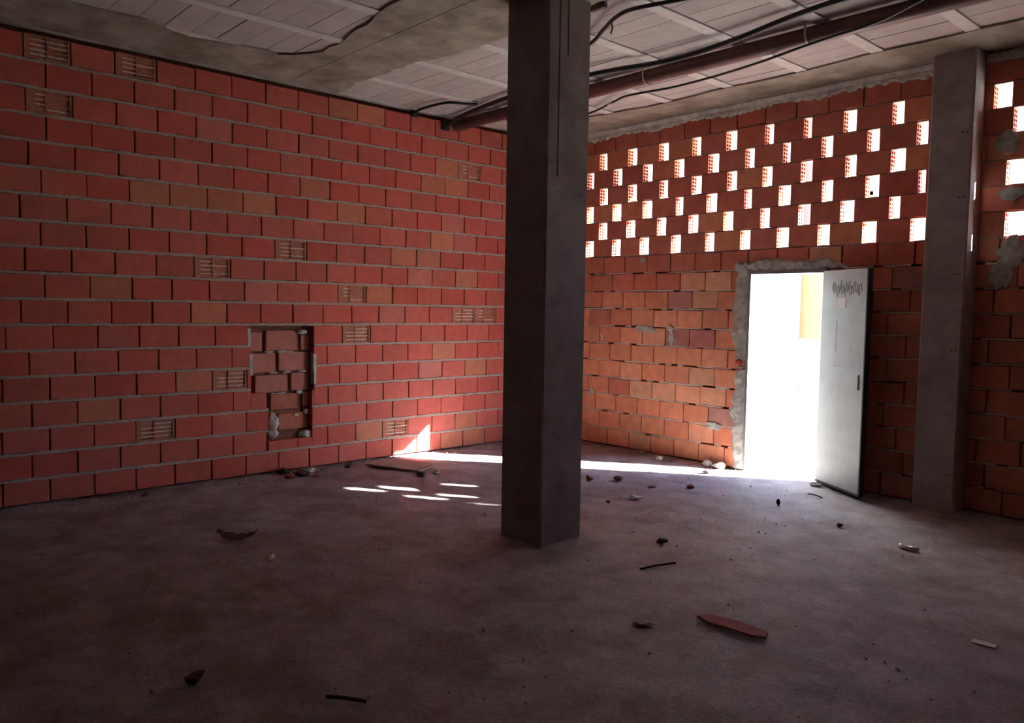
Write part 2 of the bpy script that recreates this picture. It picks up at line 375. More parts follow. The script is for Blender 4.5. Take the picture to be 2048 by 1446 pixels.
for c in list(range(1, 12))+[18]:
    z = 0.2*c-0.1; s = RPH[c]-RP*3
    while s < XR:
        x0, x1 = max(s, 0.0), min(s+RP, XR); mid = (x0+x1)/2; s += RP
        pieces = [(x0, x1)]
        if c <= 10:
            pieces = [q for q in ((x0, min(x1, DX0)), (max(x0, DX1), x1)) if q[1]-q[0] > 0.03]
            if c == 10: pass
        if c == 11: pieces = [q for q in ((x0, min(x1, 5.26)), (max(x0, 5.44), x1)) if q[1]-q[0] > 0.03]
        for (a, b) in pieces:
            vis = 0.3 < b and a < 5.15 and not (4.42 < a and b < 4.74)
            if vis:
                col = C_tanr if near(tan_r, mid, c) else C_dk if near(dk_r, mid, c) else C_mauve if near(mv_r, mid, c) else C_or if c < 10 and b < 3.4 else C_dk  # redder bricks right of the door, coloured darker for shade the render lacks there
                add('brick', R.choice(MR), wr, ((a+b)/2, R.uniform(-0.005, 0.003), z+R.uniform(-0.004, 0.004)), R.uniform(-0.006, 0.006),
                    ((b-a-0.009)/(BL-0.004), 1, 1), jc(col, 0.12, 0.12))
            else:
                rest.box((a+0.004, 0, z-0.091), (b-0.004, BD, z+0.091))
    if 1 < c < 12:
        zb = 0.2*(c-1)
        for p0, p1 in ([(0, DX0), (DX1, XR)]):
            rag_strip('mortar_bed', M_mortar_r, p0, p1, zb, 0.015, 0.002, 0.09, wr, step=0.08, jz=0.005, jy=0.005, skip=0.2)
# pierced courses: bricks with gaps between them
GAP = {6: [(0.693,0.818),(1.116,1.259),(1.543,1.696),(1.981,2.105),(2.389,2.534),(2.824,2.93),(3.22,3.318),(3.602,3.733),(4.027,4.142)],
 5: [(0.504,0.623),(0.893,1.064),(1.336,1.482),(1.762,1.904),(2.18,2.332),(2.613,2.732),(3.019,3.115),(3.404,3.527),(3.821,3.943),(4.235,4.342)],
 4: [(0.707,0.838),(1.121,1.279),(1.57,1.697),(1.987,2.126),(2.415,2.542),(2.81,2.93),(3.207,3.34),(3.633,3.75),(4.032,4.168)],
 3: [(0.508,0.635),(0.898,1.062),(1.335,1.495),(1.789,1.905),(2.179,2.32),(2.617,2.717),(2.991,3.13),(3.421,3.544),(3.822,3.957),(4.264,4.339)],
 2: [(0.70,0.843),(1.112,1.264),(1.55,1.684),(1.963,2.101),(2.387,2.517),(2.802,2.92),(3.199,3.338),(3.604,3.746),(4.034,4.143)],
 1: [(0.495,0.655),(0.91,1.052),(1.313,1.46),(1.737,1.891),(2.176,2.303),(2.588,2.717),(2.986,3.126),(3.395,3.529),(3.809,3.953),(4.218,4.354)]}
FAR = {6: [(4.815, 4.94)], 5: [(4.96, 5.10), (5.56, 5.67)], 4: [(5.40, 5.51)],
       3: [(4.93, 5.09), (5.56, 5.67), (5.99, 6.19), (6.45, 6.56)],
       2: [(5.40, 5.50), (5.75, 5.97), (6.17, 6.37), (6.63, 6.74)],
       1: [(4.94, 5.10), (5.53, 5.64), (5.92, 6.13), (6.345, 6.485)]}
SH = 0.008
for row in range(1, 7):
    z = 0.2*(11+row)-0.1
    gaps = [((a+b)/2-g/2, (a+b)/2+g/2) for a, b in GAP[row] for g in [min(0.126, b-a-2*SH)]] + list(FAR[row])
    if row % 2 == 0: gaps = [(0.31, 0.42)] + gaps
    xs = [0.0] + [v for g in gaps for v in g] + [8.7]
    for k in range(0, len(xs), 2):
        a, b = xs[k], xs[k+1]
        col = jc(C_dk, 0.12, 0.1) if R.random() < 0.7 else jc(C_or, 0.1, 0.1)
        n = max(1, round((b-a)/0.32))
        for q in range(n):
            p0, p1 = a+(b-a)*q/n, a+(b-a)*(q+1)/n
            if p1 < 5.6:
                add('brick', MLAT, wr, ((p0+p1)/2, R.uniform(-0.005, 0.003), z+R.uniform(-0.002, 0.002)), 0, ((p1-p0-(0.004 if n > 1 else 0))/0.30, 1, 1), col)
            else:
                rest.box((p0, 0, z-0.094), (p1-0.002, BD, z+0.094))
for row in range(0, 7):
    if row in (0,): rag_strip('mortar_bed', M_mortar, 0, 8.7, 2.2, 0.014, 0.006, 0.09, wr, step=0.08, jz=0.003, jy=0.004)
    else: rag_strip('mortar_bed', M_mortar, 0, 8.7, 2.2+0.2*row, 0.012, 0.008, 0.09, wr, step=0.08, jz=0.002, jy=0.004)
rest.box((8.7, 0, 2.2), (XR, BD, 3.4))
rest.build('hidden_bricks', M_brick_r, wr, kind='stuff', color=C_or)

# mortar band under the slab
mb = MB(); prev = None; n = 150
for i in range(n+1):
    x = 4.45*i/n; lo = 3.555+0.012*math.sin(x*7)+R.uniform(-0.014, 0.014)
    k = len(mb.v); mb.v += [(x, -0.004, lo), (x, -0.018+R.uniform(-0.004, 0.004), lo+0.02), (x, -0.022, 3.60), (x, -0.05+R.uniform(-0.006, 0.004), 3.632), (x, -0.05, 3.66), (x, 0.03, 3.66), (x, 0.03, lo)]
    if prev is not None:
        for q in range(7): mb.f.append((prev+q, k+q, k+(q+1) % 7, prev+(q+1) % 7))
    prev = k
mb.build('mortar_band', M_band, wr)
rag_strip('mortar_band', M_band, 4.70, 7.0, 3.60, 0.07, -0.02, 0.03, wr, jz=0.012)
def smear(pts, t, name='mortar_smear', z=0.0):
    """irregular flat patch of mortar on the right wall, outline in (x, z)"""
    mb = MB(); n = len(pts); cx = sum(p[0] for p in pts)/n; cz = sum(p[1] for p in pts)/n
    o = [(x, 0.004, zz) for x, zz in pts]; i_ = [(cx+(x-cx)*0.9+R.uniform(-0.006, 0.006), -t*R.uniform(0.6, 1.2), cz+(zz-cz)*0.9+R.uniform(-0.006, 0.006)) for x, zz in pts]
    mb.v = o+i_+[(cx, -t, cz)]
    for k in range(n):
        j = (k+1) % n; mb.f += [(k, j, n+j, n+k), (n+k, n+j, 2*n)]
    return mb.build(name, M_smear, wr)
def blob(cx, cz, rx, rz_, n=14):
    return [(cx+rx*math.cos(2*PI*k/n)*R.uniform(0.75, 1.2), cz+rz_*math.sin(2*PI*k/n)*R.uniform(0.75, 1.2)) for k in range(n)]
for b_ in [(1.40, 1.385, 0.13, 0.03), (1.52, 1.37, 0.06, 0.03), (1.79, 1.31, 0.04, 0.10), (1.77, 1.39, 0.05, 0.03), (0.649, 0.613, 0.045, 0.05), (2.36, 0.40, 0.11, 0.045), (1.37, 2.145, 0.04, 0.035), (0.80, 1.26, 0.02, 0.045),
           (5.0, 2.08, 0.11, 0.13), (4.93, 1.9, 0.09, 0.12), (4.93, 2.93, 0.09, 0.10), (4.98, 2.53, 0.10, 0.06)]:
    smear(blob(*b_), 0.012)
# render pushed around the door frame: one long patch up the jamb, one over the head
mb = MB(); prev = None
for i in range(46):
    z = 2.06*i/45; wd = 0.14+0.025*math.sin(z*5)+R.uniform(-0.02, 0.02); wd *= (0.75 if z < 0.5 else 1)
    k = len(mb.v); mb.v += [(DX0-wd, 0.004, z), (DX0-wd+0.03, -0.016+R.uniform(-0.006, 0.004), z), (DX0-0.02, -0.012+R.uniform(-0.005, 0.005), z), (DX0+0.012, -0.004, z), (DX0+0.012, BD, z)]
    if prev is not None and not (1.02 < z < 1.12):
        for q in range(4): mb.f.append((prev+q, k+q, k+q+1, prev+q+1))
    prev = k
mb.build('mortar_surround', M_smear, wr)
mb = MB(); prev = None
for i in range(40):
    x = 2.56+1.16*i/39; hh = 0.115+0.02*math.sin(x*9)+R.uniform(-0.015, 0.015)
    if x > 3.5: hh *= max(0.1, 1-(x-3.5)/0.25)
    zb = 1.985
    k = len(mb.v); mb.v += [(x, 0.004, zb+hh), (x, -0.02+R.uniform(-0.008, 0.004), zb+hh-0.03), (x, -0.014+R.uniform(-0.006, 0.004), zb+0.01), (x, 0.0, zb), (x, BD, zb)]
    if prev is not None:
        for q in range(4): mb.f.append((prev+q, k+q, k+q+1, prev+q+1))
    prev = k
mb.build('mortar_surround', M_smear, wr)
# chips of broken brick at the gap in the jamb
lump(0.045, (1, 0.6, 0.7), 71).build('brick', M_rub, wr, loc=(2.635, 0.0, 1.085), color=(0.33, 0.05, 0.035))
lump(0.03, (1, 0.7, 0.6), 72).build('mortar_lump', M_smear, wr, loc=(2.655, 0.0, 1.03))

# ================================================================ other walls (behind the camera)
MB().box((-0.2, YF-0.25, -0.1), (XR+0.2, YF, H+0.3)).build('wall_front', mat('plain_brickwork', (0.26, 0.09, 0.07), 0.9, var=0.2, scale=3), kind='structure')
MB().box((XR, YF-0.2, -0.1), (XR+0.25, 0.15, H+0.3)).build('wall_back', bpy.data.materials['plain_brickwork'], kind='structure')

# ================================================================ ceiling
ce = MB().box((-0.2, YF-0.2, H+0.05), (XR+0.2, 0.3, H+0.35)).build('ceiling', M_slab, kind='structure')
JX = [-0.03, 0.665, 1.365, 2.08, 2.79, 3.50, 4.165, 4.85, 5.54, 6.24, 6.94, 7.64, 8.34, 9.04, 9.74, 10.44, 11.14, 11.84, 12.54, 13.24, 13.94, 14.64, 15.34, 16.04, 16.74, 17.44, 18.14, 18.84]
for x in JX:
    MB().box((x-0.05, YF, H-0.010), (x+0.05, 0.0, H+0.06)).build('joist', M_joist, ce)
blk = {}
rest = MB()
for k in range(len(JX)-1):
    a, b = JX[k]+0.052, JX[k+1]-0.052
    y = -0.52
    while y > YF:
        y1 = y-0.196
        vis = (y > -3.2 and a < 5.6) or (-6.0 < y1 and y < -3.7 and a < 3.4)
        g = R.uniform(0.93, 1.06); zz = H + R.uniform(-0.0015, 0.003)
        if vis and not (-3.98 < y1 and y < -3.02):
            key = round(b-a, 3)
            if key not in blk:
                m_ = MB(); e = 0.003; l2 = (b-a)/2
                m_.v = [(-l2, -0.099, e), (l2, -0.099, e), (l2, 0.099, e), (-l2, 0.099, e), (-l2+e, -0.099+e, 0), (l2-e, -0.099+e, 0), (l2-e, 0.099-e, 0), (-l2+e, 0.099-e, 0),
                        (-l2, -0.099, 0.06), (l2, -0.099, 0.06), (l2, 0.099, 0.06), (-l2, 0.099, 0.06)]
                m_.f = [(4,5,6,7)]+[(q, (q+1) % 4, 4+(q+1) % 4, 4+q) for q in range(4)]+[(q, 8+q, 8+(q+1) % 4, (q+1) % 4) for q in range(4)]+[(8,9,10,11)]
                blk[key] = m_.mesh('ceiling_block', M_block)
            add('ceiling_block', blk[key], ce, ((a+b)/2, (y+y1)/2, zz), color=(0.46*g, 0.43*g, 0.41*g))
        else:
            rest.box((a, y1+0.001, zz), (b, y-0.001, H+0.06))
        y -= 0.2
rest.build('hidden_ceiling_blocks', M_block, ce, kind='stuff', color=(0.45, 0.42, 0.40))
def ragged(pts, amp, step=0.12):
    out = []
    for i in range(len(pts)):
        p, q = Vector(pts[i]), Vector(pts[(i+1) % len(pts)]); n = max(1, int((q-p).length/step))
        for k in range(n):
            v = p.lerp(q, k/n); out.append((v.x+(R.uniform(-amp, amp) if k else 0), v.y+(R.uniform(-amp, amp) if k else 0)))
    return out
def flat(name, poly, z0, z1, m, parent):
    bm = bmesh.new(); vs = [bm.verts.new((x, y, z0)) for x, y in poly]; f = bm.faces.new(vs)
    bmesh.ops.triangulate(bm, faces=[f]); ext = bmesh.ops.extrude_face_region(bm, geom=bm.faces[:])
    for v in ext['geom']:
        if isinstance(v, bmesh.types.BMVert): v.co.z = z1
    bmesh.ops.recalc_face_normals(bm, faces=bm.faces); me = bpy.data.meshes.new(name); bm.to_mesh(me); bm.free(); me.materials.append(m)
    return add(name, me, parent)
# poured beam over the column line, edge strips along the two walls
flat('concrete_beam', ragged([(XR, -3.05), (2.3, -2.97), (1.9, -2.98), (1.4, -3.08), (0.8, -3.10), (0.45, -3.12), (0.14, -3.05), (0.0, -3.08),
     (0.0, -4.0), (0.72, -4.02), (1.05, -3.78), (1.7, -3.86), (2.3, -3.95), (XR, -3.95)], 0.03), H-0.016, H+0.05, M_beam, ce)
flat('concrete_strip', ragged([(0.0, -0.02), (XR, -0.02), (XR, -0.66), (4.3, -0.64), (3.4, -0.58), (2.8, -0.60), (1.8, -0.55), (1.1, -0.66), (0.0, -0.60)], 0.018, 0.2), H-0.016, H+0.05, M_beam, ce)
flat('concrete_strip', ragged([(0.0, -3.5), (0.0, YF), (0.72, YF), (0.70, -6.3), (0.76, -5.6), (0.78, -5.0), (0.64, -4.7), (0.72, -4.3), (0.72, -4.0), (0.72, -3.5)], 0.025, 0.15), H-0.0145, H+0.05, M_beam, ce)
for k in range(6):   # seams between shuttering boards on the beam
    pass
MB().box((0.2, -3.60, H-0.019), (XR, -3.575, H)).build('shuttering_seam', M_beam, ce)

# ================================================================ columns
def column(name, x0, x1, y0, y1, h, label=None):
    mb = MB(); c = 0.012
    p = [(x0+c, y0), (x1-c, y0), (x1, y0+c), (x1, y1-c), (x1-c, y1), (x0+c, y1), (x0, y1-c), (x0, y0+c)]
    mb.prism(p, -0.03, h); o = mb.build(name, M_conc, kind='structure')
    return o
cc = column('column', 2.873, 3.278, -3.396, -2.996, H)
cc['label'] = 'square concrete column standing free in the middle of the floor'; cc['kind'] = 'structure'
# pour joints and formwork seams on the free column
MB().box((3.2772, -3.39, 2.86), (3.281, -3.00, 2.872)).build('pour_joint', M_conc, cc)
MB().box((3.2772, -3.30, 2.45), (3.2815, -3.292, H)).build('formwork_seam', M_edge, cc)
MB().box((3.2772, -3.22, 3.25), (3.2805, -3.213, H)).build('formwork_seam', M_edge, cc)
MB().box((2.875, -3.3985, 2.86), (3.27, -3.395, 2.87)).build('pour_joint', M_conc, cc)
th = MB()
for zz in (0.75, 1.55, 2.35):
    for yy in (-3.30, -3.09):
        for d in (0, 0.03): MB().box((3.2775, yy+d, zz), (3.2795, yy+d+0.008, zz+0.008)).build('tie_hole', M_edge, cc)
rc = column('column', 4.44, 4.755, -0.25, 0.0, H)
rc['label'] = 'concrete column built against the pierced brick wall right of the door'; rc['kind'] = 'structure'
MB().box((4.445, -0.2525, 2.98), (4.75, -0.2485, 2.99)).build('pour_joint', M_conc, rc)
for zz in (0.3, 1.3, 1.9, 2.5, 3.0):
    for xx in (4.68, 4.71): MB().box((xx, -0.2525, zz), (xx+0.012, -0.249, zz+0.012)).build('tie_hole', M_edge, rc)

# ================================================================ door
dr = add('door_1', None, None, (3.49, -0.02, 0.0), kind='structure')
fr = MB()
fr.box((DX0-3.49-0.0, 0.015, 0), (DX0-3.49+0.035, 0.10, 2.0)); fr.box((0.0, 0.03, 0), (0.04, 0.10, 2.0)); fr.box((DX0-3.49, 0.005, 1.957), (0.04, 0.24, 2.01))
fr.build('door_frame', M_frame, dr)
ang = math.atan2(-0.33, 0.55); LW = 0.645
lf = MB().box((0.0, -0.002, 0.035), (LW, 0.034, 1.968))
leaf = lf.build('door_leaf', M_steel, dr, rz=ang)
MB().box((LW-0.004, -0.004, 0.035), (LW+0.012, 0.042, 1.97)).build('leaf_edge', M_edge, leaf)
MB().box((0.0, -0.004, 0.02), (LW, 0.036, 0.04)).build('leaf_sweep', M_edge, leaf)
lk = MB().box((0.575, -0.007, 0.93), (0.592, -0.001, 1.06)); lk.build('lock_plate', M_edge, leaf)
nt_ = MB().box((0.252, -0.0045, 1.632), (0.36, -0.0015, 1.722)).build('paper_note', M_paper, leaf)
def line_on_leaf(pts, r, m, name):
    mb = MB()
    for (a, b) in zip(pts[:-1], pts[1:]):
        d = (Vector((b[0]-a[0], b[1]-a[1]))); L = d.length
        if L < 1e-5: continue
        d /= L; nrm = Vector((-d.y, d.x))*r; k = len(mb.v)
        q = [Vector(a)+nrm, Vector(a)-nrm, Vector(b)-nrm, Vector(b)+nrm]
        mb.v += [(p.x, -0.0033, p.y) for p in q] + [(p.x, -0.0015, p.y) for p in q]
        mb.f += [(k, k+1, k+2, k+3), (k, k+4, k+5, k+1), (k+1, k+5, k+6, k+2), (k+2, k+6, k+7, k+3), (k+3, k+7, k+4, k)]
    return mb.build(name, m, leaf)
scr = []
for k in range(44):
    t = k/43; scr.append((0.15+0.42*t+0.012*math.sin(k*2.1), 1.80+0.055*math.sin(k*1.55)+0.02*math.sin(k*0.6)))
line_on_leaf(scr, 0.0035, M_mark, 'scribble')
line_on_leaf([(0.20, 1.12), (0.30, 1.105), (0.40, 1.115), (0.49, 1.12)], 0.006, M_chalk, 'chalk_line')
line_on_leaf([(0.23, 1.52), (0.225, 1.40), (0.235, 1.30), (0.22, 1.24)], 0.008, M_chalk, 'chalk_line')
line_on_leaf([(0.43, 1.36), (0.44, 1.30), (0.45, 1.24)], 0.005, M_chalk, 'chalk_line')

# ================================================================ pipe and cables under the ceiling
def sp(pts, n=6):
    """Catmull-Rom through the points"""
    P = [Vector(p) for p in pts]; P = [P[0]*2-P[1]]+P+[P[-1]*2-P[-2]]; out = []
    for i in range(1, len(P)-2):
        for k in range(n):
            t = k/n; a, b, c, d = P[i-1], P[i], P[i+1], P[i+2]
            out.append(0.5*((2*b)+(c-a)*t+(2*a-5*b+4*c-d)*t*t+(3*b-a-3*c+d)*t**3))
    out.append(P[-2]); return out
PZ = 3.575
t = add('drain_pipe', None, None, (0, -1.56, PZ), label='long brown plastic drain pipe strapped under the ceiling', cat='pipe')
MB().tube([(-0.0, -0.02, 0), (3, 0, 0), (6, 0.02, 0), (9.5, 0.03, 0), (14, 0.03, 0)], 0.062, 20).build('pipe_body', M_pipe, t, smooth=True)
MB().tube([(0.02, -0.02, 0), (0.16, -0.02, 0)], 0.071, 20).build('pipe_socket', M_pipe, t, smooth=False)
for x in (2.62, 4.08, 1.2, 5.7, 7.3):
    mb = MB(); n = 14
    for k in range(n+1):
        th = PI*(1.0 + k/n); y, z = 0.066*math.cos(th), 0.066*math.sin(th)
        mb.v += [(x-0.008, y, z), (x+0.008, y, z), (x+0.008, y*1.05, z*1.05), (x-0.008, y*1.05, z*1.05)]
    for k in range(n):
        a = 4*k
        for q in range(4): mb.f.append((a+q, a+4+q, a+4+(q+1) % 4, a+(q+1) % 4))
    for s_ in (-1, 1): mb.box((x-0.008, s_*0.068-0.002, 0), (x+0.008, s_*0.068+0.002, 0.085))
    mb.build('strap', M_tie, t)
ZC = 3.6
tk = add('cable', None, None, (0, 0, 0), label='thick black cable sagging between pipe and column', cat='cable')
MB().tube(sp([(0.0, -1.73, 3.53), (0.24, -1.73, 3.60), (0.67, -1.80, 3.61), (1.3, -1.90, 3.60), (2.3, -1.93, 3.585), (3.0, -1.80, 3.575), (3.58, -1.83, 3.58), (4.24, -1.94, 3.60), (4.9, -2.0, 3.60), (6.5, -2.1, 3.61)]), 0.021, 10).build('cable_sheath', M_black, tk, smooth=True)
MB().box((0.0, -1.79, 3.50), (0.035, -1.70, 3.60)).build('wall_bracket', M_black, tk)
t2 = add('cable', None, None, label='thin black cable running nearest the pierced brick wall', cat='cable')
MB().tube(sp([(0.5, -0.65, 3.63), (1.3, -0.84, 3.62), (1.69, -1.0, 3.61), (1.85, -1.08, 3.60), (2.07, -1.15, 3.60), (2.55, -1.13, 3.585), (3.02, -1.22, 3.56), (3.36, -1.36, 3.525), (3.71, -1.52, 3.488), (4.03, -1.61, 3.486), (4.28, -1.66, 3.488), (4.62, -1.72, 3.49), (4.96, -1.87, 3.50), (6.4, -2.5, 3.60)]), 0.0105, 8).build('cable_sheath', M_black, t2, smooth=True)
MB().tube([(1.69, -1.0, 3.61), (1.77, -1.04, 3.606)], 0.014, 8).build('tape', M_tie, t2)
t3 = add('cable', None, None, label='black cable curving up from column top toward the camera', cat='cable')
MB().tube(sp([(2.1, -2.2, 3.63), (2.79, -2.48, 3.60), (3.05, -2.63, 3.60), (3.28, -2.76, 3.60), (3.45, -2.79, 3.605), (3.67, -2.73, 3.605), (3.83, -2.67, 3.61), (4.5, -2.5, 3.61), (6, -2.3, 3.61)]), 0.015, 8).build('cable_sheath', M_black, t3, smooth=True)
MB().tube(sp([(3.22, -2.73, 3.59), (3.235, -2.735, 3.55), (3.225, -2.74, 3.51)]), 0.006, 6).build('cable_tie_end', mat('tan_cord', (0.2, 0.13, 0.08), 0.9), t3)
MB().box((3.20, -2.93, 3.62), (3.33, -2.90, 3.65)).build('ceiling_hook', M_edge, t3)
t4 = add('cable', None, None, label='black cable forking off to its own bracket on red wall', cat='cable')
MB().tube(sp([(0.0, -2.15, 3.60), (0.2, -2.2, 3.61), (0.55, -2.15, 3.62), (0.66, -2.0, 3.62), (0.73, -1.88, 3.622)]), 0.014, 8).build('cable_sheath', M_black, t4, smooth=True)
MB().box((0.0, -2.19, 3.57), (0.03, -2.11, 3.63)).build('wall_bracket', M_black, t4)

# ================================================================ things on the floor
def stone(name, x, y, r, sq, col, label, cat, seed, group=None):
    o = lump(r, sq, seed, 2, 0.5).build(name, M_rub, None, loc=(x, y, r*sq[2]*0.55), rz=seed*1.3, color=col, label=label, cat=cat, group=group); return o
RED = (0.33, 0.09, 0.06); GRY = (0.30, 0.28, 0.26); PAL = (0.55, 0.52, 0.48); DRK = (0.09, 0.06, 0.055)
stone('brick_fragment', 2.09, -1.60, 0.035, (1, 0.8, 0.8), (0.2, 0.06, 0.05), 'small dark red brick fragment nearest the free column, on the blue-lit floor', 'fragment', 1)
stone('brick_fragment', 2.26, -1.39, 0.042, (1.2, 0.8, 0.65), (0.16, 0.08, 0.07), 'low dark fragment with a pale end, second from the free column', 'fragment', 2)
stone('brick_fragment', 2.64, -1.37, 0.028, (1.2, 0.8, 0.4), GRY, 'flat grey crumb between the two dark fragments and the red one', 'fragment', 3)
stone('brick_fragment', 2.88, -1.13, 0.038, (1.1, 0.9, 0.6), RED, 'bright red brick fragment in front of the doorway light', 'fragment', 4)
stone('stone', 2.59, -0.45, 0.035, (1.2, 0.8, 0.7), (0.14, 0.11, 0.13), 'dark stone on the edge of the sunlit strip', 'stone', 5)
stone('stone', 1.87, -0.26, 0.042, (1.3, 0.8, 0.6), PAL, 'pale lump on sunlit strip halfway along the right wall', 'stone', 6)
stone('stone', 2.36, -0.10, 0.05, (1.3, 0.8, 0.6), PAL, 'pale lump in sun near the left door jamb', 'stone', 7)
stone('stone', 2.52, -0.12, 0.055, (1.2, 0.9, 0.7), (0.45, 0.4, 0.34), 'biggest pale lump at the foot of left door jamb', 'stone', 8)
stone('stone', 1.52, -0.10, 0.03, (1.3, 0.9, 0.7), (0.42, 0.33, 0.28), 'small pinkish lump at the foot of the orange brick wall', 'stone', 9)
stone('brick_fragment', 3.75, -2.68, 0.032, (1.2, 0.7, 0.5), DRK, 'dark chip on brown floor right of the free column', 'fragment', 10)
stone('stone', 3.72, -5.85, 0.034, (1.3, 0.9, 0.7), DRK, 'dark lump alone on the dark floor low at left', 'stone', 11)
stone('stone', 3.69, -1.04, 0.02, (0.7, 0.7, 1.3), (0.01, 0.01, 0.01), 'tiny black upright chip in front of the door leaf', 'stone', 12)
stone('stone', 4.34, -1.31, 0.022, (1, 0.8, 0.7), DRK, 'little dark pebble right of the black chip', 'stone', 13)
stone('mortar_chip', 2.39, -4.88, 0.035, (1.2, 0.6, 0.35), PAL, 'whitish mortar chip just right of the curled dark scrap', 'chip', 14)
stone('mortar_chip', 4.57, -3.92, 0.042, (1.3, 0.7, 0.3), (0.45, 0.36, 0.33), 'pale pinkish chip left of flat pink shard', 'chip', 15)
stone('mortar_chip', 2.77, -2.12, 0.022, (1, 0.8, 0.6), (0.2, 0.15, 0.13), 'small brown chip near the crumpled paper', 'chip', 16)
stone('stone', 3.56, -0.14, 0.04, (1.5, 0.8, 0.5), (0.4, 0.32, 0.27), 'pinkish lump under hinge side of the door leaf', 'stone', 17)
# rubble fallen from the hole in the red wall
for k, (x, y, r, col, lb) in enumerate([(0.07, -3.66, 0.05, DRK, 'leftmost dark rubble piece under the hole in the red wall'), (0.14, -3.56, 0.035, RED, 'red rubble piece against the wall under the hole'),
      (0.27, -3.57, 0.055, DRK, 'largest dark rubble piece in the heap under the hole'), (0.16, -3.42, 0.04, PAL, 'pale mortar rubble piece under the hole'),
      (0.20, -3.31, 0.035, GRY, 'grey rubble piece at right end of the heap under the hole'), (0.31, -3.72, 0.04, RED, 'red rubble piece in front of the heap under the hole'),
      (0.36, -3.47, 0.03, (0.25, 0.15, 0.12), 'small brown rubble piece foremost under the hole'), (0.22, -3.05, 0.03, DRK, 'lone dark rubble piece between the heap and brown board')]):
    stone('rubble_piece', x, y, r, (1.2, 0.9, 0.55), col, lb, 'rubble', 20+k)
stone('rubble_piece', 0.98, -2.72, 0.05, (1.5, 0.8, 0.5), DRK, 'dark rubble piece at the near corner of brown board', 'rubble', 31)
stone('rubble_piece', 0.96, -2.53, 0.035, (1.3, 0.9, 0.5), PAL, 'pale rubble crumb behind the brown board', 'rubble', 32)
stone('rubble_piece', 0.22, -4.95, 0.03, (1.3, 0.9, 0.5), DRK, 'small dark rubble piece by red wall left of the hole', 'rubble', 33)
# flat sheets
def sheet(name, poly, th, m, x, y, rz, label, cat, curl=0.0, color=None):
    mb = MB(); n = len(poly)
    z = [0.004+curl*R.random() for _ in poly]
    mb.v = [(p[0], p[1], z[i]) for i, p in enumerate(poly)]+[(p[0]*0.985, p[1]*0.985, z[i]+th) for i, p in enumerate(poly)]
    mb.v += [(0, 0, 0.004), (0, 0, th+0.004)]
    for k in range(n):
        j = (k+1) % n; mb.f += [(k, j, n+j, n+k), (n+k, n+j, 2*n+1), (j, k, 2*n)]
    return mb.build(name, m, None, loc=(x, y, 0), rz=rz, label=label, cat=cat, color=color)
sheet('clay_shard', [(-0.19, -0.02), (-0.17, 0.045), (-0.05, 0.055), (0.08, 0.05), (0.17, 0.03), (0.19, -0.03), (0.13, -0.06), (0.0, -0.055), (-0.1, -0.06)], 0.014, M_rub, 4.88, -3.60, 0.10, 'long flat pink clay shard on the dark foreground floor', 'shard', color=(0.42, 0.19, 0.17))
sheet('paper_slip', [(-0.052, -0.024), (0.052, -0.024), (0.052, 0.024), (-0.052, 0.024)], 0.002, M_paper, 5.78, -2.84, 0.12, 'small white rectangle of paper at the right foreground', 'paper')
sheet('board', [(-0.30, -0.16), (0.28, -0.20), (0.34, 0.02), (0.25, 0.22), (-0.2, 0.24), (-0.33, 0.05)], 0.012, M_board, 0.50, -2.62, 0.55, 'flat brown board lying by the red wall near the sun patch', 'board', curl=0.02)
# crumpled paper and wrapper, curled scrap
lump(0.035, (1.5, 0.9, 0.45), 51, 2, 0.8).build('crumpled_paper', M_paper, None, loc=(2.83, -1.83, 0.012), rz=0.4, label='crumpled off-white paper scrap on brown-lit floor', cat='paper')
lump(0.04, (1.9, 0.8, 0.4), 52, 2, 0.9).build('wrapper', M_plast, None, loc=(4.9, -1.49, 0.012), rz=-0.5, label='crumpled clear wrapper before the right column shadow', cat='wrapper')
mb = MB(); n = 12
for i in range(n+1):
    t_ = i/n; x = -0.14+0.28*t_; z = 0.012+0.045*(2*t_-1)**2*(1 if t_ > 0.5 else 0.8)+0.006*math.sin(i*2.2); wd = 0.045*math.sin(PI*min(0.95, max(0.08, t_)))+0.008
    mb.v += [(x, -wd, z), (x, wd, z+0.012), (x, wd, z+0.016), (x, -wd, z+0.004)]
for i in range(n):
    a = 4*i
    for q in range(4): mb.f.append((a+q, a+4+q, a+4+(q+1) % 4, a+(q+1) % 4))
mb.f += [(0, 1, 2, 3), (4*n, 4*n+1, 4*n+2, 4*n+3)]
mb.build('curled_scrap', mat('dark_scrap', (0.09, 0.035, 0.03), 0.8, var=0.2, scale=12), None, loc=(1.88, -4.88, 0), rz=0.72, label='dark curled scrap with upturned ends on the left floor', cat='scrap')
def twig(pts, r, label):
    MB().tube(sp(pts, 4), r, 6).build('twig', M_twig, None, label=label, cat='twig')
twig([(4.02, -3.26, 0.006), (4.05, -3.15, 0.012), (4.09, -3.0, 0.008)], 0.007, 'thin dark twig on the floor between column and pink shard')
twig([(4.21, -5.5, 0.006), (4.28, -5.46, 0.014), (4.35, -5.40, 0.007)], 0.008, 'dark bent twig at the bottom of the dark foreground')
twig([(3.68, -0.52, 0.006), (3.76, -0.54, 0.012), (3.83, -0.57, 0.007)], 0.006, 'short twig in front of the open door leaf')
